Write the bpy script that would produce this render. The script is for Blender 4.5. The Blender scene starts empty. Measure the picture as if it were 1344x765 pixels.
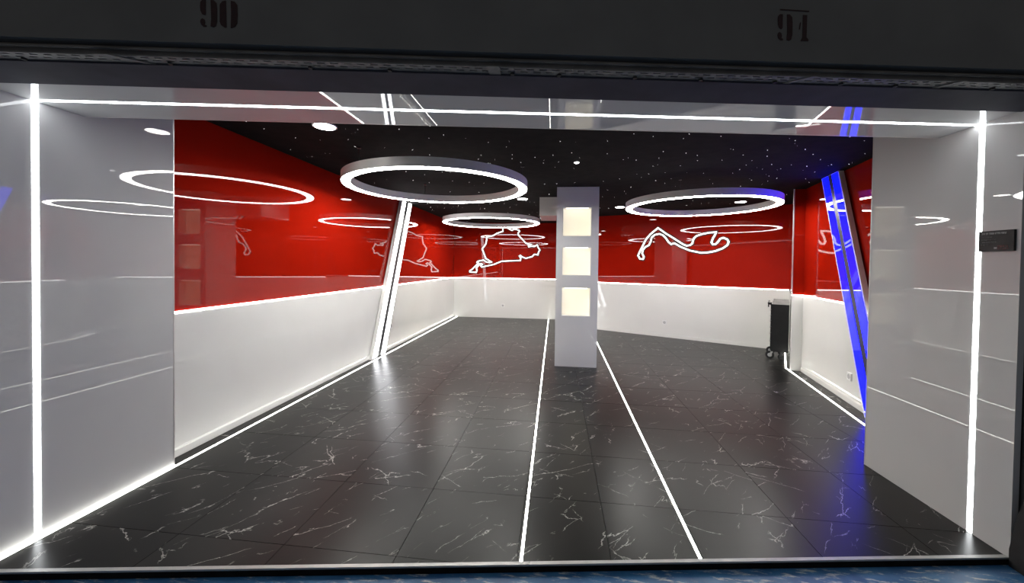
import bpy, bmesh, math, random
from mathutils import Vector, Matrix

# ---------------------------------------------------------------- camera, world, exposure
scene = bpy.context.scene
COL = scene.collection
cam_data = bpy.data.cameras.new('camera')
cam = bpy.data.objects.new('camera', cam_data); COL.objects.link(cam)
RX, RY, RZ = (0.993384605692469, 0.01487026921406287, -0.11386790709729966), (0.1140886516677549, -0.014949547459912756, 0.9933580877968314), (0.013069228510193567, -0.9997776683464404, -0.016547179273315244)
cam.matrix_world = Matrix(((RX[0], -RX[1], -RX[2], 0.0), (RY[0], -RY[1], -RY[2], 0.0), (RZ[0], -RZ[1], -RZ[2], 1.5), (0, 0, 0, 1)))
cam_data.sensor_width = 36.0
cam_data.lens = 505.0 / 1344.0 * 36.0
cam_data.shift_y = -27.5 / 1344.0
cam_data.clip_start = 0.05
scene.camera = cam

world = bpy.data.worlds.new('world'); scene.world = world
world.use_nodes = True
world.node_tree.nodes['Background'].inputs[0].default_value = (1.0, 0.98, 0.97, 1)
world.node_tree.nodes['Background'].inputs[1].default_value = 0.13

scene.view_settings.view_transform = 'Standard'
scene.view_settings.look = 'None'
scene.view_settings.gamma = 1.0
scene.view_settings.exposure = 0.0
scene.cycles.use_denoising = True
scene.cycles.max_bounces = 10
scene.cycles.diffuse_bounces = 5
scene.cycles.glossy_bounces = 6
scene.cycles.sample_clamp_indirect = 6.0

# light the fixtures give (radiance)
RING_E, STRIP_E, SEAM_E, FLOOR_E, POST_E, BLUE_E, DOWN_E, NEON_E, NICHE_E = 46.0, 11.0, 11.0, 11.0, 8.5, 7.0, 32.0, 2.0, 0.66

# ---------------------------------------------------------------- materials
def mat(name, color, rough=0.5, metal=0.0, spec=0.5, emit=None, strength=0.0, coat=0.0, ior=1.5):
    m = bpy.data.materials.new(name); m.use_nodes = True
    b = m.node_tree.nodes['Principled BSDF']
    b.inputs['Base Color'].default_value = (*color, 1)
    b.inputs['Roughness'].default_value = rough
    b.inputs['Metallic'].default_value = metal
    b.inputs['Specular IOR Level'].default_value = spec
    b.inputs['IOR'].default_value = ior
    b.inputs['Coat Weight'].default_value = coat
    b.inputs['Coat Roughness'].default_value = 0.02
    if emit:
        b.inputs['Emission Color'].default_value = (*emit, 1)
        b.inputs['Emission Strength'].default_value = strength
    return m

def noise_color(m, c1, c2, scale=6.0, detail=4.0, lo=0.35, hi=0.65, rough=None):
    """mottle the base colour between c1 and c2"""
    nt = m.node_tree; b = nt.nodes['Principled BSDF']
    tc = nt.nodes.new('ShaderNodeTexCoord'); n = nt.nodes.new('ShaderNodeTexNoise')
    n.inputs['Scale'].default_value = scale; n.inputs['Detail'].default_value = detail
    r = nt.nodes.new('ShaderNodeValToRGB')
    r.color_ramp.elements[0].position = lo; r.color_ramp.elements[0].color = (*c1, 1)
    r.color_ramp.elements[1].position = hi; r.color_ramp.elements[1].color = (*c2, 1)
    nt.links.new(tc.outputs['Object'], n.inputs['Vector'])
    nt.links.new(n.outputs['Fac'], r.inputs['Fac'])
    nt.links.new(r.outputs['Color'], b.inputs['Base Color'])
    return m

M = {}
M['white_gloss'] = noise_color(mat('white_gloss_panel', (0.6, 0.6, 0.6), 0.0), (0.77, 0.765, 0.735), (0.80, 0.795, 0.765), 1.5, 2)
M['white_gloss_dimmed'] = noise_color(mat('dimmed_white_gloss_panel', (0.5, 0.5, 0.5), 0.0), (0.58, 0.58, 0.58), (0.61, 0.61, 0.605), 1.5, 2)  # white entrance panels, greyed: their weaker light is put into the colour
M['red_gloss'] = noise_color(mat('red_gloss_panel', (0.5, 0.01, 0.005), 0.0), (0.30, 0.0075, 0.002), (0.33, 0.009, 0.003), 1.2, 2)
M['column_white'] = noise_color(mat('column_gloss', (0.5, 0.5, 0.5), 0.0), (0.66, 0.66, 0.655), (0.69, 0.69, 0.68), 2, 2)
M['ceiling_black'] = noise_color(mat('black_ceiling_felt', (0.01, 0.01, 0.01), 0.9, spec=0.1), (0.008, 0.007, 0.007), (0.012, 0.010, 0.010), 8, 4)
M['subfloor'] = noise_color(mat('grout_black', (0.01, 0.01, 0.01), 0.9, spec=0.1), (0.006, 0.006, 0.006), (0.012, 0.012, 0.012), 20)
M['aluminium'] = noise_color(mat('brushed_aluminium', (0.6, 0.6, 0.6), 0.5, metal=0.5), (0.44, 0.44, 0.43), (0.52, 0.51, 0.50), 12)
M['edge_metal'] = noise_color(mat('edge_profile', (0.6, 0.6, 0.6), 0.3, metal=0.6), (0.62, 0.6, 0.58), (0.7, 0.68, 0.66), 12)
M['housing'] = noise_color(mat('satin_grey_housing', (0.4, 0.4, 0.4), 0.4), (0.76, 0.75, 0.73), (0.82, 0.81, 0.79), 5)
M['dark_joint'] = noise_color(mat('dark_joint', (0.03, 0.03, 0.03), 0.6), (0.02, 0.02, 0.02), (0.04, 0.04, 0.04), 5)
M['black_metal'] = noise_color(mat('black_painted_steel', (0.01, 0.01, 0.01), 0.35), (0.008, 0.008, 0.009), (0.013, 0.013, 0.014), 9)
M['rubber'] = noise_color(mat('black_rubber', (0.01, 0.01, 0.01), 0.7), (0.010, 0.010, 0.011), (0.02, 0.02, 0.02), 14)
M['white_plastic'] = noise_color(mat('white_plastic', (0.8, 0.8, 0.8), 0.3), (0.78, 0.78, 0.77), (0.84, 0.84, 0.83), 20)
M['socket_well_shade'] = noise_color(mat('shaded_socket_well', (0.4, 0.4, 0.4), 0.5), (0.40, 0.40, 0.40), (0.47, 0.47, 0.47), 20)  # grey puts the shade of the socket well into the colour
M['concrete'] = noise_color(mat('painted_concrete', (0.25, 0.25, 0.25), 0.9, spec=0.2), (0.138, 0.138, 0.136), (0.162, 0.162, 0.158), 3, 8)
M['concrete_dark'] = noise_color(mat('dark_concrete', (0.1, 0.1, 0.1), 0.9, spec=0.2), (0.10, 0.095, 0.09), (0.16, 0.15, 0.14), 6, 8)
M['lintel_plate'] = noise_color(mat('dark_blue_grey_plate', (0.07, 0.07, 0.1), 0.8, spec=0.2), (0.045, 0.045, 0.06), (0.06, 0.06, 0.08), 5, 6)
M['galvanised'] = noise_color(mat('dull_galvanised', (0.3, 0.3, 0.3), 0.6, metal=0.1), (0.14, 0.14, 0.14), (0.2, 0.2, 0.19), 25, 6)
M['stencil_paint'] = noise_color(mat('stencil_paint', (0.05, 0.01, 0.01), 0.8), (0.018, 0.005, 0.006), (0.03, 0.008, 0.010), 40, 6)
M['sign_black'] = noise_color(mat('sign_black_print', (0.02, 0.018, 0.018), 0.45, spec=0.2), (0.015, 0.014, 0.014), (0.03, 0.027, 0.027), 18, 4)
M['sign_grey'] = noise_color(mat('sign_grey_print', (0.3, 0.3, 0.3), 0.4), (0.05, 0.05, 0.05), (0.11, 0.105, 0.105), 60, 4)
M['sign_white'] = noise_color(mat('sign_white_print', (0.6, 0.6, 0.6), 0.4), (0.25, 0.25, 0.25), (0.35, 0.34, 0.34), 60, 4)
M['sign_red'] = noise_color(mat('sign_red_print', (0.2, 0.01, 0.01), 0.4), (0.07, 0.006, 0.008), (0.12, 0.01, 0.012), 60, 4)
M['dark_metal'] = noise_color(mat('dark_anodised_metal', (0.1, 0.1, 0.1), 0.4, metal=0.5), (0.06, 0.06, 0.065), (0.09, 0.09, 0.095), 9)
M['wheel_grey'] = noise_color(mat('grey_wheel_hub', (0.4, 0.4, 0.4), 0.4), (0.4, 0.4, 0.4), (0.5, 0.5, 0.5), 20)

def lamp_mat(name, color, strength, base=(0.8, 0.8, 0.8)):
    m = mat(name, base, 0.25, emit=color, strength=strength)
    nt = m.node_tree; b = nt.nodes['Principled BSDF']         # slightly uneven diffuser
    n = nt.nodes.new('ShaderNodeTexNoise'); n.inputs['Scale'].default_value = 4.0
    tc = nt.nodes.new('ShaderNodeTexCoord'); nt.links.new(tc.outputs['Object'], n.inputs['Vector'])
    mr = nt.nodes.new('ShaderNodeMapRange'); mr.inputs['To Min'].default_value = strength * 0.94; mr.inputs['To Max'].default_value = strength * 1.06
    nt.links.new(n.outputs['Fac'], mr.inputs['Value']); nt.links.new(mr.outputs['Result'], b.inputs['Emission Strength'])
    return m
M['ring_glow'] = lamp_mat('ring_diffuser', (1.0, 0.985, 0.93), RING_E)
M['strip_glow'] = lamp_mat('jamb_strip_diffuser', (0.95, 0.985, 1.0), STRIP_E)
M['seam_glow'] = lamp_mat('seam_strip_diffuser', (1.0, 1.0, 0.97), SEAM_E)
M['floor_glow'] = lamp_mat('floor_strip_diffuser', (1.0, 1.0, 0.92), FLOOR_E)
M['post_glow'] = lamp_mat('white_bar_diffuser', (0.96, 0.97, 1.0), POST_E)
M['blue_glow'] = lamp_mat('blue_bar_diffuser', (0.001, 0.002, 1.0), BLUE_E, (0.01, 0.01, 0.1)); M['blue_glow'].node_tree.nodes['Principled BSDF'].inputs['Roughness'].default_value = 0.0
M['down_glow'] = lamp_mat('downlight_diffuser', (1.0, 0.97, 0.92), DOWN_E)
M['neon_glow'] = lamp_mat('neon_tube_glow', (1.0, 0.97, 0.92), NEON_E)
M['niche_glow'] = lamp_mat('niche_backlight', (1.0, 0.88, 0.58), NICHE_E)
M['niche_strip'] = lamp_mat('niche_strip_glow', (1.0, 0.93, 0.78), 6.0)
M['star_glow'] = lamp_mat('star_point_glow', (1.0, 1.0, 1.0), 4.0)

def marble():
    m = bpy.data.materials.new('black_marble_tile'); m.use_nodes = True
    nt = m.node_tree; L = nt.links.new; b = nt.nodes['Principled BSDF']
    tc = nt.nodes.new('ShaderNodeTexCoord'); oi = nt.nodes.new('ShaderNodeObjectInfo')
    # every tile cut from another place of the slab
    comb = nt.nodes.new('ShaderNodeCombineXYZ'); mul = nt.nodes.new('ShaderNodeMath'); mul.operation = 'MULTIPLY'; mul.inputs[1].default_value = 57.0
    L(oi.outputs['Random'], mul.inputs[0]); L(mul.outputs[0], comb.inputs[0]); L(mul.outputs[0], comb.inputs[2])
    add = nt.nodes.new('ShaderNodeVectorMath'); add.operation = 'ADD'; L(tc.outputs['Object'], add.inputs[0]); L(comb.outputs[0], add.inputs[1])
    q = nt.nodes.new('ShaderNodeMath'); q.operation = 'MULTIPLY'; q.inputs[1].default_value = 6.0; L(oi.outputs['Random'], q.inputs[0])
    fl = nt.nodes.new('ShaderNodeMath'); fl.operation = 'FLOOR'; L(q.outputs[0], fl.inputs[0])
    an = nt.nodes.new('ShaderNodeMath'); an.operation = 'MULTIPLY'; an.inputs[1].default_value = math.pi; L(fl.outputs[0], an.inputs[0])
    vr = nt.nodes.new('ShaderNodeVectorRotate'); vr.rotation_type = 'Z_AXIS'; L(add.outputs[0], vr.inputs['Vector']); L(an.outputs[0], vr.inputs['Angle'])
    turned = vr.outputs[0]
    def layer(rot, stretch, scale, width, seed, mask_lo, mask_hi, mask_scale):
        mp = nt.nodes.new('ShaderNodeMapping'); mp.vector_type = 'POINT'
        mp.inputs['Location'].default_value = (seed, seed * 0.7, seed * 1.3); mp.inputs['Rotation'].default_value = (0, 0, rot)
        L(turned, mp.inputs['Vector'])
        m2 = nt.nodes.new('ShaderNodeMapping'); m2.inputs['Scale'].default_value = (1.0, stretch, 1.0); L(mp.outputs[0], m2.inputs['Vector'])
        n0 = nt.nodes.new('ShaderNodeTexNoise'); n0.inputs['Scale'].default_value = 3.0; n0.inputs['Detail'].default_value = 8.0; n0.inputs['Roughness'].default_value = 0.62
        L(m2.outputs[0], n0.inputs['Vector'])
        mx = nt.nodes.new('ShaderNodeVectorMath'); mx.operation = 'MULTIPLY_ADD'; mx.inputs[1].default_value = (0.32, 0.32, 0.32); L(n0.outputs['Color'], mx.inputs[0]); L(m2.outputs[0], mx.inputs[2])
        v = nt.nodes.new('ShaderNodeTexVoronoi'); v.feature = 'DISTANCE_TO_EDGE'; v.inputs['Scale'].default_value = scale; L(mx.outputs[0], v.inputs['Vector'])
        r = nt.nodes.new('ShaderNodeMapRange'); r.inputs['From Min'].default_value = width * 0.35; r.inputs['From Max'].default_value = width; r.inputs['To Min'].default_value = 1; r.inputs['To Max'].default_value = 0; r.clamp = True
        L(v.outputs['Distance'], r.inputs['Value'])
        n1 = nt.nodes.new('ShaderNodeTexNoise'); n1.inputs['Scale'].default_value = mask_scale; n1.inputs['Detail'].default_value = 3.0; L(m2.outputs[0], n1.inputs['Vector'])
        r1 = nt.nodes.new('ShaderNodeMapRange'); r1.inputs['From Min'].default_value = mask_lo; r1.inputs['From Max'].default_value = mask_hi; r1.clamp = True; L(n1.outputs['Fac'], r1.inputs['Value'])
        mm = nt.nodes.new('ShaderNodeMath'); mm.operation = 'MULTIPLY'; L(r.outputs[0], mm.inputs[0]); L(r1.outputs[0], mm.inputs[1])
        return mm.outputs[0]
    a = layer(math.radians(-42), 3.2, 1.30, 0.0072, 3.1, 0.52, 0.60, 2.4)
    c = layer(math.radians(34), 2.6, 1.3, 0.0068, 11.7, 0.57, 0.65, 2.8)
    d = layer(math.radians(-55), 3.6, 2.4, 0.0085, 23.3, 0.57, 0.65, 4.2)
    mx1 = nt.nodes.new('ShaderNodeMath'); mx1.operation = 'MAXIMUM'; L(a, mx1.inputs[0]); L(c, mx1.inputs[1])
    mx2 = nt.nodes.new('ShaderNodeMath'); mx2.operation = 'MAXIMUM'; L(mx1.outputs[0], mx2.inputs[0]); L(d, mx2.inputs[1])
    cl = nt.nodes.new('ShaderNodeTexNoise'); cl.inputs['Scale'].default_value = 2.5; cl.inputs['Detail'].default_value = 5; L(add.outputs[0], cl.inputs['Vector'])
    cr = nt.nodes.new('ShaderNodeValToRGB'); cr.color_ramp.elements[0].position = 0.3; cr.color_ramp.elements[0].color = (0.006, 0.006, 0.006, 1)
    cr.color_ramp.elements[1].position = 0.75; cr.color_ramp.elements[1].color = (0.012, 0.011, 0.010, 1); L(cl.outputs['Fac'], cr.inputs['Fac'])
    mix = nt.nodes.new('ShaderNodeMix'); mix.data_type = 'RGBA'; L(mx2.outputs[0], mix.inputs['Factor']); L(cr.outputs['Color'], mix.inputs['A']); mix.inputs['B'].default_value = (0.46, 0.45, 0.42, 1)
    L(mix.outputs['Result'], b.inputs['Base Color'])
    b.inputs['Roughness'].default_value = 0.30; b.inputs['Specular IOR Level'].default_value = 0.17
    return m
M['marble'] = marble()

def blue_floor():
    m = bpy.data.materials.new('worn_blue_floor_paint'); m.use_nodes = True
    nt = m.node_tree; L = nt.links.new; b = nt.nodes['Principled BSDF']; tc = nt.nodes.new('ShaderNodeTexCoord')
    n = nt.nodes.new('ShaderNodeTexNoise'); n.inputs['Scale'].default_value = 9; n.inputs['Detail'].default_value = 8; L(tc.outputs['Object'], n.inputs['Vector'])
    r = nt.nodes.new('ShaderNodeValToRGB'); r.color_ramp.elements[0].position = 0.3; r.color_ramp.elements[0].color = (0.022, 0.10, 0.26, 1)
    r.color_ramp.elements[1].position = 0.7; r.color_ramp.elements[1].color = (0.05, 0.19, 0.40, 1); L(n.outputs['Fac'], r.inputs['Fac'])
    mp = nt.nodes.new('ShaderNodeMapping'); mp.inputs['Scale'].default_value = (3, 14, 1); mp.inputs['Rotation'].default_value = (0, 0, 0.7); L(tc.outputs['Object'], mp.inputs['Vector'])
    n2 = nt.nodes.new('ShaderNodeTexNoise'); n2.inputs['Scale'].default_value = 3; n2.inputs['Detail'].default_value = 8; n2.inputs['Roughness'].default_value = 0.7; L(mp.outputs[0], n2.inputs['Vector'])
    r2 = nt.nodes.new('ShaderNodeMapRange'); r2.inputs['From Min'].default_value = 0.54; r2.inputs['From Max'].default_value = 0.64; r2.clamp = True; L(n2.outputs['Fac'], r2.inputs['Value'])
    mix = nt.nodes.new('ShaderNodeMix'); mix.data_type = 'RGBA'; L(r2.outputs[0], mix.inputs['Factor']); L(r.outputs['Color'], mix.inputs['A']); mix.inputs['B'].default_value = (0.55, 0.6, 0.6, 1)
    L(mix.outputs['Result'], b.inputs['Base Color']); b.inputs['Roughness'].default_value = 0.4
    return m
M['blue_floor'] = blue_floor()

# ---------------------------------------------------------------- helpers
def new_bm(): return bmesh.new()

def prism(bm, poly, z0, z1):
    """upright prism over a counter-clockwise or clockwise xy polygon"""
    area = sum(poly[i][0] * poly[(i + 1) % len(poly)][1] - poly[(i + 1) % len(poly)][0] * poly[i][1] for i in range(len(poly)))
    if area < 0: poly = list(reversed(poly))
    lo = [bm.verts.new((x, y, z0)) for x, y in poly]; hi = [bm.verts.new((x, y, z1)) for x, y in poly]
    bm.faces.new(list(reversed(lo))); bm.faces.new(hi)
    for i in range(len(poly)):
        j = (i + 1) % len(poly); bm.faces.new((lo[i], lo[j], hi[j], hi[i]))

def box(bm, x0, x1, y0, y1, z0, z1): prism(bm, [(x0, y0), (x1, y0), (x1, y1), (x0, y1)], z0, z1)

def extrude(bm, pts, vec):
    """closed 3d outline pushed along vec"""
    a = [bm.verts.new(p) for p in pts]; b = [bm.verts.new(Vector(p) + Vector(vec)) for p in pts]
    fa = bm.faces.new(a); fb = bm.faces.new(list(reversed(b)))
    for i in range(len(pts)):
        j = (i + 1) % len(pts); bm.faces.new((a[j], a[i], b[i], b[j]))
    bmesh.ops.recalc_face_normals(bm, faces=bm.faces[:])

def cyl(bm, p0, p1, r, seg=16, r2=None):
    p0, p1 = Vector(p0), Vector(p1); d = (p1 - p0); r2 = r if r2 is None else r2
    q = d.to_track_quat('Z', 'Y')
    lo = [bm.verts.new(p0 + q @ Vector((r * math.cos(2 * math.pi * i / seg), r * math.sin(2 * math.pi * i / seg), 0))) for i in range(seg)]
    hi = [bm.verts.new(p1 + q @ Vector((r2 * math.cos(2 * math.pi * i / seg), r2 * math.sin(2 * math.pi * i / seg), 0))) for i in range(seg)]
    bm.faces.new(list(reversed(lo))); bm.faces.new(hi)
    for i in range(seg):
        j = (i + 1) % seg; bm.faces.new((lo[i], lo[j], hi[j], hi[i]))

def ring_section(bm, profile, seg=96):
    """closed (r, z) profile turned about the z axis"""
    rows = [[bm.verts.new((r * math.cos(2 * math.pi * i / seg), r * math.sin(2 * math.pi * i / seg), z)) for r, z in profile] for i in range(seg)]
    n = len(profile)
    for i in range(seg):
        a, b = rows[i], rows[(i + 1) % seg]
        for k in range(n):
            bm.faces.new((a[k], b[k], b[(k + 1) % n], a[(k + 1) % n]))
    bmesh.ops.recalc_face_normals(bm, faces=bm.faces[:])

def obj(name, bm, m, parent=None, smooth=False):
    me = bpy.data.meshes.new(name); bm.to_mesh(me); bm.free(); me.materials.append(m)
    if smooth:
        for p in me.polygons: p.use_smooth = True
        try: me.set_sharp_from_angle(angle=math.radians(35))
        except Exception: pass
    o = bpy.data.objects.new(name, me); COL.objects.link(o)
    if parent: o.parent = parent
    return o

def tag(o, label, cat, group=None):
    o['label'] = label; o['category'] = cat
    if group: o['group'] = group
    return o

def thing(name, label, cat, loc=(0, 0, 0), rz=0.0, group=None):
    o = bpy.data.objects.new(name, None); COL.objects.link(o); o.empty_display_size = 0.1
    o.location = loc; o.rotation_euler = (0, 0, rz)
    return tag(o, label, cat, group)

def struct(name, bm, m):
    o = obj(name, bm, m); o['kind'] = 'structure'; return o

def struct_root(name):
    o = bpy.data.objects.new(name, None); COL.objects.link(o); o['kind'] = 'structure'; return o

def copy_tree(o, parent=None):
    c = o.copy(); COL.objects.link(c)
    if parent: c.parent = parent
    for ch in list(o.children): copy_tree(ch, c)
    return c

def wall_poly(p0, p1, n, d0, d1):
    return [(p0[0] + n[0] * d0, p0[1] + n[1] * d0), (p1[0] + n[0] * d0, p1[1] + n[1] * d0), (p1[0] + n[0] * d1, p1[1] + n[1] * d1), (p0[0] + n[0] * d1, p0[1] + n[1] * d1)]

# ---------------------------------------------------------------- plan of the room (metres)
SEAM, CEIL, SOFF = 1.10, 2.64, 2.325
LJ, LW, RJ = -2.74, -2.865, 2.372          # faces of left jamb, left wall, right jamb
SLOPE = 0.149
def front(x): return 1.912 + 0.151 * x     # line of the threshold
BACK = 10.62
T = (0.8801, -0.4748); NB = (-0.4748, -0.8801)       # along and out of the angled back wall
BA = (0.964, 9.176)
def br(s, d=0.0): return (BA[0] + T[0] * s + NB[0] * d, BA[1] + T[1] * s + NB[1] * d)
CORNER_L, CORNER_R = br(-0.754), br(3.656)
PIER_L, PIER_R = (3.423, 6.035), (3.568, 6.018)
TR = (-0.2115, -0.9774); NR = (-0.9774, 0.2115)      # along and out of the right wall
def rw(s, d=0.0): return (PIER_R[0] + TR[0] * s + NR[0] * d, PIER_R[1] + TR[1] * s + NR[1] * d)

# ---------------------------------------------------------------- structure
floor = struct_root('floor')
b = new_bm(); prism(b, [(-2.95, front(-2.95)), (2.45, front(2.45)), (3.3, 3.0), (4.4, 7.0), (4.4, 7.6), (0.4, 10.72), (-2.95, 10.72)], -0.06, -0.009)
obj('subfloor', b, M['subfloor'], floor)
HULL = [(-2.865, front(-2.865) + 0.022), (2.42, front(2.42) + 0.022), (3.05, 3.2), (4.2, 7.44), (0.3, 10.62), (-2.865, 10.62)]
def clip(poly, hull):
    for i in range(len(hull)):
        ax, ay = hull[i]; bx, by = hull[(i + 1) % len(hull)]
        out = []
        for k in range(len(poly)):
            p, q = poly[k], poly[(k + 1) % len(poly)]
            sp = (bx - ax) * (p[1] - ay) - (by - ay) * (p[0] - ax); sq = (bx - ax) * (q[1] - ay) - (by - ay) * (q[0] - ax)
            if sp >= 0: out.append(p)
            if (sp >= 0) != (sq >= 0):
                t = sp / (sp - sq); out.append((p[0] + (q[0] - p[0]) * t, p[1] + (q[1] - p[1]) * t))
        poly = out
        if not poly: return []
    return poly
xs = [-2.865, -2.71, -2.08 - 0.0]
xs = [-2.865, -2.705, -2.03, -1.41, -0.79, -0.176, 0.302, 0.775, 1.398, 2.02, 2.64, 3.26, 3.88, 4.5]
ys = [0.67 + 0.597 * k for k in range(18)]
G = 0.0016
for i in range(len(xs) - 1):
    for y0 in ys:
        pl = clip([(xs[i] + G, y0 + G), (xs[i + 1] - G, y0 + G), (xs[i + 1] - G, y0 + 0.597 - G), (xs[i] + G, y0 + 0.597 - G)], HULL)
        if len(pl) < 3: continue
        ar = abs(sum(pl[k][0] * pl[(k + 1) % len(pl)][1] - pl[(k + 1) % len(pl)][0] * pl[k][1] for k in range(len(pl)))) / 2
        if ar < 0.004: continue
        cx = sum(p[0] for p in pl) / len(pl); cy = sum(p[1] for p in pl) / len(pl)
        b = new_bm(); prism(b, [(p[0] - cx, p[1] - cy) for p in pl], -0.010, 0.0)
        o = obj('tile', b, M['marble'], floor); o.location = (cx, cy, 0)

b = new_bm(); prism(b, [(-3.6, -3.0), (4.6, -3.0), (4.6, front(4.6) - 0.001), (-3.6, front(-3.6) - 0.001)], -0.14, -0.036)
struct('floor_outside', b, M['blue_floor'])

# aluminium threshold: two lengths meeting left of the first light line
for n, (x0, x1) in enumerate(((-2.74, -0.112), (-0.110, 2.40))):
    r = struct_root('trim_%d' % (n + 1))
    b = new_bm(); prism(b, [(x0, front(x0)), (x1, front(x1)), (x1, front(x1) + 0.021), (x0, front(x0) + 0.021)], -0.006, 0.003)
    obj('edge_profile', b, M['aluminium'], r)
    b = new_bm(); prism(b, [(x0, front(x0) + 0.004), (x1, front(x1) + 0.004), (x1, front(x1) + 0.02), (x0, front(x0) + 0.02)], -0.036, -0.0065)
    obj('riser', b, M['dark_joint'], r)

def wall(name, p0, p1, n, top=CEIL, back=0.10):
    r = struct_root(name)
    b = new_bm(); prism(b, wall_poly(p0, p1, n, -back, -0.012), -0.009, top + 0.02); obj('backing', b, M['dark_joint'], r)
    b = new_bm(); prism(b, wall_poly(p0, p1, n, -0.012, 0.0), SEAM + 0.011, top); obj('red_panel', b, M['red_gloss'], r)
    b = new_bm(); prism(b, wall_poly(p0, p1, n, -0.012, 0.006), 0.0, SEAM - 0.011); obj('white_panel', b, M['white_gloss'], r)
    return r
wall('wall_left', (LW, 2.40), (LW, BACK), (1, 0))
wall('wall_back_left', (LW, BACK), (CORNER_L[0], BACK), (0, -1))
wall('wall_back_return', (CORNER_L[0], BACK), CORNER_L, (-1, 0))
wall('wall_back_right', CORNER_L, CORNER_R, NB)
wall('wall_alcove', CORNER_R, (PIER_L[0] + 0.085 * 0.4748, PIER_L[1] + 0.085 * 0.8801), (-0.8801, 0.4748))
wall('wall_pier', PIER_L, PIER_R, (-0.1164, -0.9932), back=0.016)
wall('wall_right', PIER_R, rw(2.87), NR)

def baseboard(name, p0, p1, n):
    b = new_bm(); prism(b, wall_poly(p0, p1, n, 0.006, 0.018), 0.0, 0.058); prism(b, wall_poly(p0, p1, n, 0.006, 0.013), 0.058, 0.064)
    struct(name, b, M['white_gloss'])
baseboard('baseboard_left', (LW, 2.475), (LW, BACK - 0.02), (1, 0))
baseboard('baseboard_right', rw(0.02), rw(2.86), NR)
baseboard('baseboard_back', br(-0.74), br(3.10), NB)

b = new_bm(); prism(b, [(-3.1, 1.62), (3.3, 2.6), (4.6, 5.0), (4.6, 7.6), (0.6, 10.85), (-3.1, 10.85)], CEIL, CEIL + 0.08)
ceiling = struct('ceiling', b, M['ceiling_black'])

# white glossy entrance: two jambs and the soffit between them
def jamb(name, poly, seam_y, z1, side):
    r = struct_root(name)
    face = LJ if side < 0 else RJ
    # the panel is two sheets with a dark joint in front of the light strip
    yj = seam_y
    xo = face - 0.03 if side < 0 else face + 0.03
    y0, y1 = poly
    JW = 0.0305 if side < 0 else 0.0305
    b = new_bm(); box(b, min(face, xo), max(face, xo), y0, yj + 0.0025, 0.0, z1); obj('panel', b, M['white_gloss_dimmed'], r)
    b = new_bm(); box(b, min(face, xo), max(face, xo), yj + JW, y1, 0.0, z1 if True else 0); obj('panel', b, M['white_gloss_dimmed'], r)
    core0, core1 = (face - 0.30, face - 0.03) if side < 0 else (face + 0.03, face + 0.80)
    b = new_bm()
    if side < 0: box(b, core0, core1, y0 + 0.01, y1 - 0.005, 0.0, CEIL)
    else: prism(b, [(core0, y0 + 0.01), (core1, y0 + 0.12), (core1, y1 + 0.10), (core0, y1 - 0.005)], 0.0, CEIL)
    obj('core', b, M['dark_joint'], r)
    b = new_bm(); box(b, min(face, xo) - (0 if side < 0 else 0.001), max(face, xo) + (0.001 if side < 0 else 0), y1, y1 + 0.008, 0.0, z1); obj('edge_trim', b, M['edge_metal'], r)
    return r
jamb('wall_entrance_left', (front(LJ), 2.475), 1.722, CEIL, -1)
jamb('wall_entrance_right', (front(RJ) - 0.005, 3.215), 2.448, CEIL, 1)

def skew(x0, x1, a0, a1):
    """strip parallel to the threshold between the offsets a0 and a1"""
    f = lambda x, a: 1.912 + a + SLOPE * x
    return [(x0, f(x0, a0)), (x1, f(x1, a0)), (x1, f(x1, a1)), (x0, f(x0, a1))]
LINE = 0.213                                # offset of the soffit light line
soffit = struct_root('trim_3')
b = new_bm(); prism(b, skew(LJ, RJ, 0.012, LINE - 0.002), SOFF, SOFF + 0.012); obj('soffit_panel', b, M['white_gloss_dimmed'], soffit)
b = new_bm(); prism(b, skew(LJ, RJ, LINE + 0.026, 0.452), SOFF, SOFF + 0.012); obj('soffit_panel', b, M['white_gloss_dimmed'], soffit)
b = new_bm(); prism(b, skew(LJ + 0.0, RJ, 0.012, 0.448), SOFF + 0.012, CEIL); obj('core', b, M['dark_joint'], soffit)
b = new_bm(); prism(b, skew(LJ, RJ, 0.449, 0.455), SOFF - 0.001, SOFF + 0.03); obj('edge_trim', b, M['edge_metal'], soffit)

# outside: concrete lintel, dark plate under it, posts either side
def outs(x0, x1, a0, a1):
    return [(x0, front(x0) + a0), (x1, front(x1) + a0), (x1, front(x1) + a1), (x0, front(x0) + a1)]
b = new_bm(); prism(b, outs(-4.2, 4.6, -0.30, 0.0), 2.368, 3.7)
struct('wall_outside', b, M['concrete'])
b = new_bm(); prism(b, outs(-4.2, 4.6, -0.205, 0.011), 2.318, 2.364)
struct('trim_4', b, M['lintel_plate'])
b = new_bm(); prism(b, [(RJ + 0.045, front(2.4) - 0.30), (4.6, front(4.6) - 0.30), (4.6, front(4.6)), (RJ + 0.045, front(2.4))], -0.036, 2.365)
struct('wall_outside_right', b, M['concrete_dark'])
b = new_bm(); prism(b, [(LJ - 0.045, front(-2.8) - 0.30), (-4.2, front(-4.2) - 0.30), (-4.2, front(-4.2)), (LJ - 0.045, front(-2.8))], -0.036, 2.365)
struct('wall_outside_left', b, M['concrete_dark'])

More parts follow.
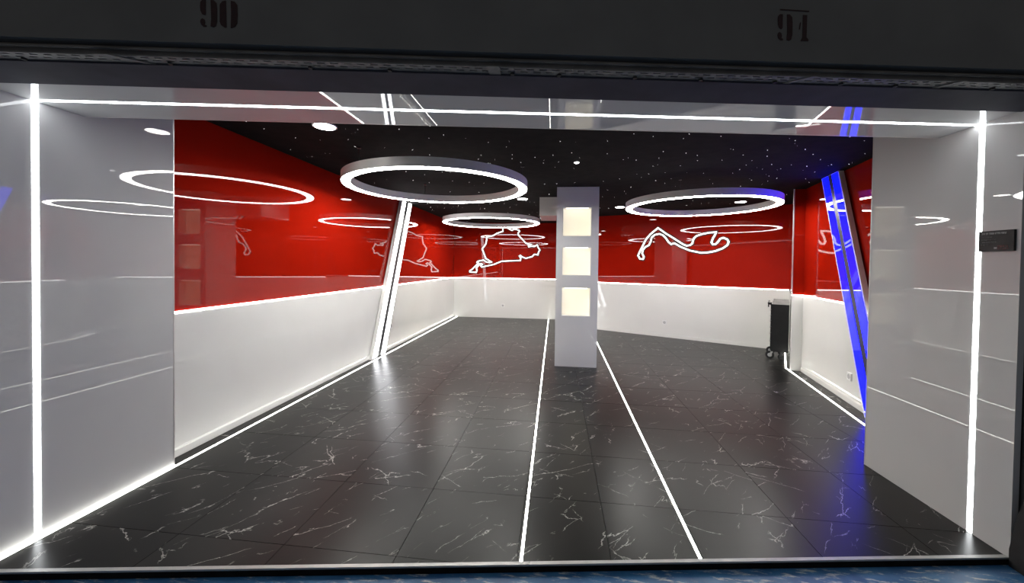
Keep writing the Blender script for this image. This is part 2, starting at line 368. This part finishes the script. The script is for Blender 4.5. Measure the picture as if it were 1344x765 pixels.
# ---------------------------------------------------------------- column with three lit niches
CY = 5.712
col = thing('display_column', 'pale grey glossy square column with three lit cream niches', 'column', (0.302, CY, 0))
NX0, NX1 = 0.085 - 0.302, 0.508 - 0.302
NZ = [(0.745, 1.172), (1.344, 1.765), (1.920, 2.345)]
b = new_bm()
HX = 0.305
box(b, -HX, HX, 0.15, 0.60, 0, CEIL)
box(b, -HX, NX0, 0, 0.15, 0, CEIL); box(b, NX1, HX, 0, 0.15, 0, CEIL)
zz = [0.0] + [v for p in NZ for v in p] + [CEIL]
for k in range(0, len(zz), 2): box(b, NX0, NX1, 0, 0.15, zz[k], zz[k + 1])
obj('body', b, M['column_white'], col)
for z0, z1 in NZ:
    b = new_bm(); t = 0.010
    box(b, NX0, NX0 + t, 0.002, 0.14, z0, z1); box(b, NX1 - t, NX1, 0.002, 0.14, z0, z1)
    box(b, NX0 + t, NX1 - t, 0.002, 0.14, z0, z0 + t); box(b, NX0 + t, NX1 - t, 0.002, 0.14, z1 - t, z1)
    n = obj('niche', b, M['white_plastic'], col)
    b = new_bm(); box(b, NX0 + t, NX1 - t, 0.132, 0.14, z0 + t, z1 - t); obj('backlit_panel', b, M['niche_glow'], n)
    b = new_bm(); box(b, NX0 + 0.05, NX1 - 0.05, 0.02, 0.032, z1 - t - 0.006, z1 - t); obj('light_strip', b, M['niche_strip'], n)

b = new_bm(); box(b, -0.295, 0.58, 6.55, 7.30, 2.328, CEIL)
tag(obj('ceiling_beam_box', b, M['column_white']), 'grey boxed beam end under the black ceiling behind the column', 'beam')

# ---------------------------------------------------------------- ring lamps
def make_ring():
    t = thing('ring_lamp', 'x', 'ceiling lamp')
    b = new_bm(); ring_section(b, [(1.072, 0.004), (1.072, 0.095), (0.972, 0.095), (0.972, 0.004)]); obj('housing', b, M['housing'], t, True)
    b = new_bm(); ring_section(b, [(1.066, 0.0), (1.066, 0.006), (0.978, 0.006), (0.978, 0.0)]); obj('diffuser', b, M['ring_glow'], t, True)
    for k in range(3):
        a = math.radians(118 + 120 * k); b = new_bm()
        cyl(b, (1.02 * math.cos(a), 1.02 * math.sin(a), 0.094), (1.02 * math.cos(a), 1.02 * math.sin(a), CEIL - 2.39), 0.004, 8)
        cyl(b, (1.02 * math.cos(a), 1.02 * math.sin(a), CEIL - 2.39 - 0.012), (1.02 * math.cos(a), 1.02 * math.sin(a), CEIL - 2.39), 0.02, 12)
        obj('hanging_cable', b, M['black_metal'], t, True)
    return t
ring0 = make_ring()
for k, (x, y, lab) in enumerate(((-1.425, 4.51, 'large white glowing ring lamp hanging nearest, above the white light post'),
                                 (-1.448, 8.47, 'white glowing ring lamp hanging far back above the circuit outline in the left corner'),
                                 (2.150, 6.18, 'white glowing ring lamp with blue-tinted rim hanging right of the column'))):
    o = ring0 if k == 0 else copy_tree(ring0)
    o.location = (x, y, 2.39 if k == 0 else 2.40); o['label'] = lab; o['group'] = 'ring lamps under the black ceiling'

# recessed round ceiling lights
def make_down():
    t = thing('recessed_light', 'x', 'ceiling light')
    b = new_bm(); ring_section(b, [(0.098, 0.0), (0.098, -0.006), (0.084, -0.006), (0.084, 0.0)], 40); obj('bezel', b, M['white_plastic'], t, True)
    b = new_bm(); cyl(b, (0, 0, 0), (0, 0, -0.007), 0.084, 40); obj('diffuser', b, M['down_glow'], t, True)
    return t
down0 = make_down()
for k, (x, y, lab) in enumerate(((-1.95, 3.05, 'round ceiling light nearest the entrance at upper left'),
                                 (-1.92, 6.62, 'round ceiling light hidden behind the near ring lamp, mirrored in the red wall'),
                                 (-0.60, 6.69, 'round ceiling light at the right end of the near ring lamp'),
                                 (1.22, 7.70, 'round ceiling light at the left end of the right ring lamp'),
                                 (3.18, 7.14, 'round ceiling light seen through the right ring lamp'))):
    o = down0 if k == 0 else copy_tree(down0)
    o.location = (x, y, CEIL); o['label'] = lab; o['group'] = 'recessed lights in the black ceiling'
b = new_bm(); cyl(b, (0, 0, 0), (0, 0, -0.008), 0.026, 20, 0.022)
o = tag(obj('spot_light', b, M['seam_glow'], None, True), 'tiny glowing spot on the black ceiling in front of the column', 'ceiling light'); o.location = (0.21, 4.35, CEIL)

# fibre-optic stars in the ceiling
S= [(-2.4, 3.31), (-1.81, 3.13), (-1.71, 3.15), (-1.94, 3.4), (-1.99, 3.61), (-2.65, 3.92), (-1.35, 3.17), (-1.06, 3.12), (-1.01, 3.34), (-1.17, 3.42), (-1.45, 3.75), (-1.34, 3.94), (-0.65, 3.58), (-0.45, 3.57), (-0.5, 3.73), (0.02, 3.6), (0.14, 3.97), (-0.8, 3.99), (-0.86, 4.14), (-0.68, 4.16), (-0.76, 4.33), (-0.47, 4.0), (-0.49, 4.15), (-0.41, 4.31), (-0.24, 4.11), (-0.15, 4.23), (-0.16, 4.35), (-0.05, 4.04), (0.01, 4.31), (-0.03, 4.54), (0.18, 4.36), (0.19, 4.61), (-0.18, 5.48), (-0.01, 5.46), (-2.61, 5.28), (-2.33, 5.07), (-1.98, 5.14), (-1.7, 4.82), (-1.88, 4.64), (-1.33, 4.7), (-1.8, 5.29), (-1.44, 5.21), (-1.23, 5.31), (-1.03, 5.36), (-1.69, 5.99), (-1.24, 6.05), (-0.13, 6.26), (-0.56, 6.94), (-0.42, 7.09), (-1.43, 4.69), (0.24, 5.41), (0.65, 3.44), (0.71, 3.36), (0.83, 3.52), (1.12, 3.48), (1.11, 3.6), (1.41, 3.56), (1.94, 3.54), (2.11, 3.73), (2.51, 3.66), (2.71, 3.78), (0.45, 3.62), (0.5, 4.03), (1.04, 3.99), (1.28, 4.06), (1.06, 4.23), (0.74, 4.2), (0.7, 4.27), (0.84, 4.29), (1.42, 4.15), (1.49, 4.35), (1.74, 4.35), (1.69, 3.97), (1.87, 4.17), (2.06, 4.39), (2.09, 4.58), (2.11, 4.78), (2.02, 4.01), (2.13, 4.23), (2.35, 4.57), (2.36, 4.78), (2.57, 4.6), (2.36, 4.01), (2.54, 4.19), (2.74, 4.4), (2.77, 4.67), (2.99, 4.62), (3.16, 4.61), (1.38, 4.56), (1.77, 4.95), (1.12, 4.94), (1.08, 4.56), (2.11, 4.96), (1.3, 5.33), (1.47, 5.52), (1.66, 5.71), (1.47, 5.23), (2.11, 5.56), (2.56, 5.76), (2.1, 5.94), (0.81, 5.2), (0.62, 5.35), (1.06, 5.76), (1.02, 6.06), (0.75, 5.96), (0.75, 6.55), (0.84, 7.79), (2.62, 5.15), (2.78, 5.28), (3.15, 5.33), (3.33, 5.56), (3.55, 6.46), (3.03, 4.96), (2.52, 5.37), (1.08, 6.28), (2.55, 4.77), (1.9, 7.05), (2.33, 6.98), (2.4, 7.52), (2.58, 7.29), (2.69, 7.25), (3.02, 4.2), (0.23, 4.16), (1.02, 7.85), (2.76, 5.45), (-2.47, 7.16), (-2.56, 7.63), (-2.64, 7.97), (-2.41, 7.63), (-2.22, 7.17), (-2.31, 7.75), (-2.16, 7.75), (-2.35, 8.63), (-1.93, 7.43), (-1.92, 7.7), (-1.5, 7.34), (-1.26, 7.19), (-1.6, 7.94), (-1.48, 7.82), (-1.47, 8.31), (-1.38, 8.58), (-0.99, 7.2), (-1.08, 8.48), (-0.94, 7.67), (-0.56, 6.94), (-0.41, 7.03), (-0.41, 7.42), (-0.62, 8.73), (-0.13, 6.29), (-2.65, 3.92), (-1.99, 3.62), (-0.78, 4.31), (-1.46, 3.76), (-2.54, 2.9), (-2.52, 3.07), (-2.41, 3.32), (-2.71, 3.66), (-2.52, 3.07)]
random.seed(4)
b = new_bm()
def star(x, y, r):
    vs = [b.verts.new((x + r * math.cos(k * math.pi / 3), y + r * math.sin(k * math.pi / 3), CEIL - 0.0005)) for k in range(6)]
    c = b.verts.new((x, y, CEIL - r))
    for k in range(6): b.faces.new((vs[(k + 1) % 6], vs[k], c))
for x, y in S: star(x, y, random.uniform(0.0022, 0.0042) * (0.5 + 0.12 * y))
for _ in range(120):
    x, y = random.uniform(-2.8, 3.4), random.uniform(2.5, 10.3)
    if y > 9.1 - 0.54 * (x - 1): continue
    star(x, y, random.uniform(0.0010, 0.0019) * (0.5 + 0.12 * y))
o = obj('star_lights', b, M['star_glow'], ceiling); o['kind'] = 'stuff'

# ---------------------------------------------------------------- slanted light posts
def post(name, label, P, z_top, bars, depth, glow):
    """P(s, d, z) -> point; the post leans along the wall by LEAN per metre"""
    t = thing(name, label, 'light post', P(bars[0][0], 0.0, 0))
    inv = t.location.copy()
    def slab(s0, s1, d0, d1, z0, z1, m, nm):
        b = new_bm(); pts = []
        lo = [P(s0 + LEAN * z0, d0, z0), P(s1 + LEAN * z0, d0, z0), P(s1 + LEAN * z0, d1, z0), P(s0 + LEAN * z0, d1, z0)]
        hi = [P(s0 + LEAN * z1, d0, z1), P(s1 + LEAN * z1, d0, z1), P(s1 + LEAN * z1, d1, z1), P(s0 + LEAN * z1, d1, z1)]
        vl = [b.verts.new(Vector(p) - inv) for p in lo]; vh = [b.verts.new(Vector(p) - inv) for p in hi]
        b.faces.new(vl); b.faces.new(vh)
        for i in range(4): b.faces.new((vl[i], vl[(i + 1) % 4], vh[(i + 1) % 4], vh[i]))
        bmesh.ops.recalc_face_normals(b, faces=b.faces[:])
        return obj(nm, b, m, t)
    e0, e1 = bars[0][0] - 0.028, bars[1][1] + 0.022
    slab(e0, e1, 0.02, depth - 0.004, 0.0, z_top, M['housing'], 'housing')
    for s0, s1 in bars: slab(s0, s1, depth - 0.004, depth, 0.012, z_top - 0.006, glow, 'light_bar')
    g0, g1 = bars[0][1] + 0.02, bars[1][0] - 0.02
    slab(bars[0][1], bars[1][0], depth - 0.004, depth - 0.0032, 0.0, z_top - 0.006, M['dark_metal'], 'centre_rail')
    return t
LEAN = 0.425
post('light_post', 'slanted twin-bar light post glowing white on the left wall',
     lambda s, d, z: Vector((LW + d, s, z)), CEIL - 0.002, ((5.640, 5.785), (5.915, 6.070)), 0.075, M['post_glow'])
LEAN = -0.434
post('light_post', 'slanted twin-bar light post glowing blue on the right wall',
     lambda s, d, z: Vector((*rw(s, d), z)), CEIL - 0.002, ((1.865, 2.020), (2.120, 2.270)), 0.075, M['blue_glow'])

# ---------------------------------------------------------------- light lines
def line(label, poly, z0, z1, m, group, name='light_strip'):
    cx = sum(p[0] for p in poly) / len(poly); cy = sum(p[1] for p in poly) / len(poly)
    b = new_bm(); prism(b, [(p[0] - cx, p[1] - cy) for p in poly], z0, z1)
    o = tag(obj(name, b, m), label, 'light strip', group); o.location = (cx, cy, 0); return o
g1 = 'light lines of the entrance frame'
line('upright white light line in the left entrance panel', [(LJ - 0.028, 1.726), (LJ + 0.002, 1.726), (LJ + 0.002, 1.752), (LJ - 0.028, 1.752)], 0.0, SOFF, M['strip_glow'], g1)
line('upright white light line in the right entrance panel beside the black sign', [(RJ + 0.028, 2.453), (RJ - 0.002, 2.453), (RJ - 0.002, 2.478), (RJ + 0.028, 2.478)], 0.0, SOFF, M['strip_glow'], g1)
line('long white light line across the glossy panel over the entrance', skew(LJ + 0.003, RJ - 0.003, LINE + 0.003, LINE + 0.021), SOFF - 0.002, SOFF + 0.011, M['strip_glow'], g1)
g2 = 'light lines between the red and white wall panels'
def seam(label, p0, p1, n): line(label, wall_poly(p0, p1, n, -0.011, 0.009), SEAM - 0.006, SEAM + 0.007, M['seam_glow'], g2)
seam('light line between red and white panels along the left wall', (LW, 2.485), (LW, BACK - 0.01), (1, 0))
seam('light line between red and white panels on the wall left of the column', (LW + 0.01, BACK), (CORNER_L[0] - 0.01, BACK), (0, -1))
seam('light line between red and white panels on the wall right of the column', br(-0.74), br(3.64), NB)
seam('short light line across the narrow pier beside the trolley', PIER_L, PIER_R, (-0.1164, -0.9932))
seam('light line between red and white panels along the right wall behind the blue post', rw(0.015), rw(2.86), NR)
b = new_bm(); prism(b, wall_poly((PIER_L[0] - 0.012, PIER_L[1] + 0.002), (PIER_L[0] + 0.002, PIER_L[1]), (-0.1164, -0.9932), 0.0, 0.012), SEAM + 0.02, CEIL)
tag(obj('corner_trim', b, M['edge_metal']), 'thin pale metal trim up the corner of the red pier', 'trim')
g3 = 'light lines set in the dark floor'
def fline(label, p0, p1, w):
    dx, dy = p1[0] - p0[0], p1[1] - p0[1]; l = math.hypot(dx, dy); nx, ny = -dy / l * w / 2, dx / l * w / 2
    line(label, [(p0[0] + nx, p0[1] + ny), (p1[0] + nx, p1[1] + ny), (p1[0] - nx, p1[1] - ny), (p0[0] - nx, p0[1] - ny)], -0.008, 0.0025, M['floor_glow'], g3)
fline('floor light line along the left wall and entrance panel', (-2.724, front(-2.72) + 0.03), (-2.765, BACK - 0.01), 0.017)
fline('floor light line running back left of the column', (-0.154, front(-0.154) + 0.022), (-0.188, BACK - 0.01), 0.015)
fline('floor light line running back right of the column', (0.758, front(0.758) + 0.022), (0.822, 9.235), 0.015)
fline('floor light line along the right wall below the blue post', (2.79, 3.235), (3.436, 6.165), 0.018)
fline('short floor light line running under the black trolley', (3.436, 6.165), (br(3.607, 0.02)), 0.018)

# ---------------------------------------------------------------- circuit outlines in neon
C1= [(-1.485, 2.495), (-1.408, 2.535), (-1.34, 2.491), (-1.228, 2.434), (-1.174, 2.478), (-1.04, 2.441), (-1.018, 2.412), (-1.061, 2.364), (-1.049, 2.298), (-0.949, 2.2), (-0.848, 2.091), (-0.76, 2.058), (-0.683, 2.054), (-0.77, 2.025), (-0.759, 1.988), (-0.682, 2.004), (-0.605, 1.994), (-0.529, 2.038), (-0.495, 1.962), (-0.451, 1.897), (-0.483, 1.853), (-0.503, 1.765), (-0.602, 1.779), (-0.667, 1.713), (-0.831, 1.667), (-0.92, 1.695), (-0.987, 1.744), (-1.015, 1.727), (-0.975, 1.672), (-0.985, 1.606), (-1.507, 1.578), (-1.73, 1.486), (-2.067, 1.408), (-2.101, 1.448), (-2.05, 1.482), (-2.091, 1.508), (-2.136, 1.481), (-2.225, 1.379), (-2.202, 1.324), (-2.224, 1.256), (-2.406, 1.265), (-2.406, 1.298), (-2.339, 1.344), (-2.204, 1.48), (-2.159, 1.514), (-2.204, 1.536), (-2.182, 1.569), (-2.024, 1.605), (-1.933, 1.55), (-1.843, 1.536), (-1.787, 1.552), (-1.866, 1.595), (-1.957, 1.65), (-2.004, 1.772), (-2.062, 1.916), (-1.962, 2.05), (-1.936, 2.183), (-1.942, 2.25), (-1.762, 2.284), (-1.651, 2.351), (-1.484, 2.407)]
C2= [(1.352, 2.313), (1.511, 2.191), (1.675, 2.082), (1.853, 1.956), (1.923, 1.923), (1.991, 1.935), (2.033, 1.971), (2.04, 2.026), (2.065, 2.08), (2.106, 2.119), (2.205, 2.153), (2.335, 2.177), (2.455, 2.181), (2.448, 2.15), (2.402, 2.062), (2.379, 1.982), (2.404, 1.942), (2.452, 1.945), (2.498, 1.997), (2.529, 2.049), (2.583, 2.069), (2.653, 2.037), (2.677, 1.984), (2.656, 1.923), (2.579, 1.863), (2.454, 1.811), (2.326, 1.785), (2.196, 1.777), (1.993, 1.824), (1.819, 1.9), (1.686, 1.982), (1.624, 1.96), (1.569, 2.009), (1.512, 2.096), (1.456, 2.155), (1.382, 2.186), (1.289, 2.17), (1.224, 2.114), (1.206, 2.027), (1.17, 1.949), (1.094, 1.911), (1.046, 1.853), (1.028, 1.774), (1.068, 1.695), (1.05, 1.645), (0.981, 1.655), (0.941, 1.725), (0.969, 1.794), (1.026, 1.912), (1.1, 2.068), (1.194, 2.183)]
def flex(bm, pts, P, hw, d0, d1):
    """closed ribbon of square section along 2d points; P(u, z, d) -> world"""
    n = len(pts); rows = []
    for i in range(n):
        p, a, c = Vector(pts[i]), Vector(pts[i - 1]), Vector(pts[(i + 1) % n])
        t = ((p - a).normalized() + (c - p).normalized())
        t = t.normalized() if t.length > 0.2 else (c - p).normalized()
        m = Vector((-t.y, t.x)); k = 1.0 / max(0.6, abs(m.dot(Vector((-(c - p).normalized().y, (c - p).normalized().x)))))
        o1, o2 = p + m * hw * k, p - m * hw * k
        rows.append([bm.verts.new(P(o1.x, o1.y, d0)), bm.verts.new(P(o1.x, o1.y, d1)), bm.verts.new(P(o2.x, o2.y, d1)), bm.verts.new(P(o2.x, o2.y, d0))])
    for i in range(n):
        a, c = rows[i], rows[(i + 1) % n]
        for k in range(4): bm.faces.new((a[k], c[k], c[(k + 1) % 4], a[(k + 1) % 4]))
    bmesh.ops.recalc_face_normals(bm, faces=bm.faces[:])
def neon(label, pts, P, base):
    t = thing('neon_outline', label, 'wall light', base)
    off = Vector(base)
    Q = lambda u, z, d: Vector(P(u, z, d)) - off
    b = new_bm(); flex(b, pts, Q, 0.034, 0.001, 0.010); obj('backing_channel', b, M['dark_joint'], t)
    b = new_bm(); flex(b, pts, Q, 0.014, 0.010, 0.030); obj('neon_tube', b, M['neon_glow'], t)
neon('white glowing closed race circuit outline, rounded, on red wall left of the column', C1, lambda u, z, d: (u, BACK - d, z), (-1.45, BACK, 1.9))
neon('white glowing closed race circuit outline, long and winding, on red wall right of the column', C2, lambda u, z, d: (*br(u, d), z), (*br(1.8), 1.98))

# ---------------------------------------------------------------- sockets
def socket(label, p, n, z):
    ang = math.atan2(n[1], n[0]) + math.pi / 2
    t = thing('wall_socket', label, 'socket', (p[0] + n[0] * 0.006, p[1] + n[1] * 0.006, z), ang, 'white wall sockets low on the white panels')
    b = new_bm(); box(b, -0.042, 0.042, -0.016, 0, -0.042, 0.042); obj('plate', b, M['white_plastic'], t)
    b = new_bm(); cyl(b, (0, -0.0175, 0), (0, -0.004, 0), 0.028, 24); obj('socket_well', b, M['socket_well_shade'], t, True)  # disc proud of the plate, painted grey as the shade of the well
socket('white wall socket on the wall left of the column', (-1.46, BACK), (0, -1), 0.345)
socket('white wall socket on the angled wall right of the column', br(1.52), NB, 0.31)
socket('white wall socket on the right wall beside the blue post', rw(1.39), NR, 0.30)
socket('white wall socket on the left wall just past the white light post', (LW, 6.42), (1, 0), 0.39)

# ---------------------------------------------------------------- tool trolley
# local x runs along the angled wall away from the alcove side, y towards the back wall
ax = (-0.8801, 0.4748)
s_r, near = 3.640, 0.918
px, py = br(s_r, near)
tr = thing('tool_trolley', 'slim black rolling tool cabinet with grey top standing against the alcove wall', 'trolley', (px, py, 0), math.atan2(T[1], T[0]))
# local +x = T (towards alcove wall), -y = out of the angled wall (towards the entrance)
W, D = 0.235, 0.52
b = new_bm(); box(b, -W, 0, 0, D, 0.125, 0.900); obj('cabinet_body', b, M['black_metal'], tr)
b = new_bm(); box(b, -W - 0.004, 0.0, -0.004, D + 0.004, 0.9, 0.906); box(b, -W + 0.012, 0, 0.002, 0.010, 0.906, 0.958); box(b, -W + 0.012, -W + 0.020, 0.010, D, 0.906, 0.958); box(b, -W + 0.012, 0, D - 0.01, D, 0.906, 0.958); box(b, -W + 0.012, 0, 0.0, 0.012, 0.952, 0.960)
obj('top_tray', b, M['aluminium'], tr)
zs = [0.14, 0.30, 0.43, 0.53, 0.63, 0.72, 0.81, 0.895]
for k in range(7):
    b = new_bm(); box(b, -W - 0.012, -W, 0.02, D - 0.02, zs[k] + 0.004, zs[k + 1] - 0.004)
    d = obj('drawer', b, M['black_metal'], tr)
    b = new_bm(); box(b, -W - 0.022, -W - 0.012, 0.05, D - 0.05, zs[k + 1] - 0.022, zs[k + 1] - 0.010); obj('handle', b, M['aluminium'], d)
b = new_bm(); cyl(b, (-W - 0.045, -0.005, 0.915), (-W - 0.045, D, 0.915), 0.012, 12); box(b, -W - 0.045, -W, -0.004, 0.010, 0.89, 0.925); box(b, -W - 0.052, -W - 0.036, -0.004, 0.010, 0.85, 0.915)
obj('push_handle', b, M['black_metal'], tr)
for cx, cy in ((-W + 0.0, 0.03), (-W + 0.0, D - 0.05), (-0.10, 0.05), (-0.10, D - 0.05)):
    b = new_bm(); ox = -0.012 if cx < -0.2 else 0; WR = 0.062 if cx < -0.2 else 0.04
    cyl(b, (cx + ox, cy - 0.014, WR), (cx + ox, cy + 0.014, WR), WR, 24)
    w_ = obj('caster', b, M['rubber'], tr, True)
    b = new_bm(); cyl(b, (cx + ox, cy - 0.018, WR), (cx + ox, cy + 0.018, WR), WR * 0.5, 20); obj('hub', b, M['wheel_grey'] if cx < -0.2 else M['rubber'], w_, True)
    b = new_bm()
    for sy in (-0.024, 0.019): extrude(b, [(cx + ox - 0.012, cy + sy, 0.05), (cx + ox + 0.012, cy + sy, 0.05), (cx + 0.035, cy + sy, 0.125), (cx - 0.0, cy + sy, 0.125)], (0, 0.004, 0))
    obj('fork', b, M['aluminium'] if cx < -0.2 else M['dark_metal'], w_)

# ---------------------------------------------------------------- black plaque on the right entrance panel
sg = thing('wall_sign', 'small black printed sign on the right entrance panel beside the light line', 'sign', (RJ, 2.365, 1.66))
def on_sign(nm, y0, y1, z0, z1, m, d=0.0135):      # y measured away from the light line, in metres from the far edge
    b = new_bm(); box(b, -d, -0.0005 if d < 0.013 else -0.012, 0.088 - y1, 0.088 - y0, z0, z1); return obj(nm, b, m, sg)
on_sign('plate', 0.0, 0.168, -0.056, 0.056, M['sign_black'], 0.0125)
random.seed(9)
def scribble(nm, y0, y1, zc, h, m, cap=0.6):
    b = new_bm(); y = y0
    while y < y1:
        w = random.uniform(0.0025, 0.0045)
        hh = h * random.choice((1.0, 1.0, cap))
        for (a0, a1, c0, c1) in random.choice((((0, .3, 0, 1), (.3, 1, .75, 1), (.3, .8, .35, .55)), ((0, .3, 0, 1), (.7, 1, 0, 1), (.3, .7, 0, .25)), ((0, 1, .8, 1), (.35, .65, 0, .8)), ((0, .3, 0, 1), (.3, .7, .4, .65), (.7, 1, 0, 1)))):
            box(b, -0.0135, -0.0122, 0.088 - (y + w * a1), 0.088 - (y + w * a0), zc - h / 2 + hh * c0, zc - h / 2 + hh * c1)
        y += w + random.choice((0.0012, 0.0012, 0.0012, 0.004))
    return obj(nm, b, m, sg)
o = scribble('lettering', 0.016, 0.134, 0.041, 0.011, M['sign_white'], 1.0); o['label'] = 'white heading line, too blurred to read'
for zc, a, e in ((0.022, 0.02, 0.07), (0.008, 0.015, 0.085), (-0.006, 0.02, 0.09), (-0.02, 0.012, 0.05)):
    scribble('lettering', a, e, zc, 0.006, M['sign_grey'])
on_sign('bolt_mark', 0.078, 0.092, -0.043, -0.034, M['sign_white'])
o = scribble('lettering', 0.094, 0.140, -0.030, 0.012, M['sign_red'], 1.0); o['label'] = 'dark red line, too blurred to read'
scribble('lettering', 0.096, 0.142, -0.043, 0.008, M['sign_red'])

# ---------------------------------------------------------------- stencilled bay numbers on the lintel
def stencil(name, label, x0, z0, w, h, strokes):
    """strokes in units of the digit box; painted flat on the concrete"""
    t = thing(name, label, 'number', (x0, front(x0) - 0.30, z0), math.atan(0.151))
    for pts in strokes:
        b = new_bm(); extrude(b, [(u * w, -0.0006, v * h) for u, v in pts], (0, -0.0014, 0)); obj('stroke', b, M['stencil_paint'], t)
NINE = [[(0.12, 0.47), (0.02, 0.60), (0.0, 0.75), (0.02, 0.92), (0.14, 1.0), (0.33, 1.0), (0.33, 0.47), (0.26, 0.43)],
        [(0.62, 1.0), (0.80, 1.0), (0.96, 0.90), (1.0, 0.70), (1.0, 0.22), (0.93, 0.04), (0.78, -0.01), (0.62, 0.02), (0.66, 0.3)],
        [(0.14, 0.31), (0.26, 0.27), (0.30, 0.16), (0.26, 0.09), (0.40, 0.04), (0.34, 0.0), (0.2, 0.0), (0.06, 0.08), (0.01, 0.19), (0.05, 0.28)]]
ZERO = [[(0.34, 1.0), (0.14, 0.97), (0.0, 0.85), (0.0, 0.2), (0.08, 0.08), (0.26, 0.0), (0.38, 0.0), (0.36, 0.5)],
        [(0.62, 1.0), (0.84, 0.97), (0.98, 0.85), (1.0, 0.5), (0.98, 0.17), (0.86, 0.04), (0.62, -0.02), (0.64, 0.5)]]
ONE = [[(0.30, 1.0), (0.78, 1.0), (0.76, 0.14), (1.0, 0.06), (0.98, 0.0), (0.10, 0.0), (0.30, 0.14)], [(-0.12, 0.46), (-0.02, 0.70), (0.08, 0.72), (-0.02, 0.44)]]
sh = lambda S_, du, sc=1.0: [[(u * sc + du, v) for u, v in p] for p in S_]
stencil('painted_number', 'dark red stencilled number 90 on the concrete lintel', -1.424, 2.430, 0.066, 0.106, NINE + sh(ZERO, 1.16, 1.05))
stencil('painted_number', 'dark red stencilled number 91 with a bar above on the concrete lintel', 0.909, 2.456, 0.064, 0.108,
        NINE + sh(ONE, 1.52, 0.58) + [[(0.15, 1.16), (2.1, 1.13), (2.1, 1.17), (0.15, 1.20)]])

# ---------------------------------------------------------------- perforated steel profile under the lintel
pf = struct_root('trim_5'); pf.location = (0, 1.70, 2.34)
def pfp(x, a): return (x, front(x) + a - 1.70)
def strip(bm, x0, x1, a0, a1, z0, z1): prism(bm, [pfp(x0, a0), pfp(x1, a0), pfp(x1, a1), pfp(x0, a1)], z0, z1)
b = new_bm(); x = -3.4
xe = 3.4
strip(b, -3.4, xe, -0.262, -0.254, -0.014, -0.008); strip(b, -3.4, xe, -0.246, -0.232, -0.014, -0.008); strip(b, -3.4, xe, -0.224, -0.205, -0.014, -0.008)
k = 0
while x < xe:
    strip(b, x, x + 0.022, -0.254, -0.246, -0.014, -0.008); strip(b, x + 0.027, x + 0.049, -0.232, -0.224, -0.014, -0.008); x += 0.054
obj('slotted_flange', b, M['galvanised'], pf)
b = new_bm(); strip(b, -3.4, xe, -0.262, -0.258, -0.008, 0.025); strip(b, -3.4, xe, -0.285, -0.270, 0.004, 0.010); strip(b, -3.4, xe, -0.262, -0.21, 0.020, 0.0245); obj('channel', b, M['concrete_dark'], pf)
for x, dx, wd in ((-1.87, 0.16, 0.035), (-1.83, 0.14, 0.02), (-0.30, 0.0, 0.05), (1.08, -0.10, 0.03), (1.75, -0.08, 0.03)):
    b = new_bm(); prism(b, [pfp(x, -0.275), pfp(x + wd, -0.275), pfp(x + dx + wd, -0.195), pfp(x + dx, -0.195)], -0.018, -0.0142); obj('strap', b, M['galvanised'], pf)
for x in (-2.2, -1.62, -1.05, -0.72, -0.2, 0.0, 0.33, 0.62, 0.95, 1.25, 1.5, 1.95):
    b = new_bm(); cyl(b, (*pfp(x, -0.215), -0.022), (*pfp(x, -0.215), -0.014), 0.009, 10); obj('screw', b, M['rubber'], pf)

# black rubber bumper sheet curling up outside the right entrance panel
b = new_bm()
out = [(2.262, -0.0355), (2.262, 0.0), (2.262, 0.054), (2.254, 0.1), (2.249, 0.144), (2.24, 0.209), (2.226, 0.266), (2.208, 0.328), (2.17, 0.4), (2.1, 0.45), (1.99, 0.47), (1.99, -0.0355)]
extrude(b, [(2.362, y, z) for y, z in out], (0.053, 0, 0))
tag(obj('rubber_bumper', b, M['rubber']), 'black curved rubber bumper outside the foot of the right entrance panel', 'bumper')
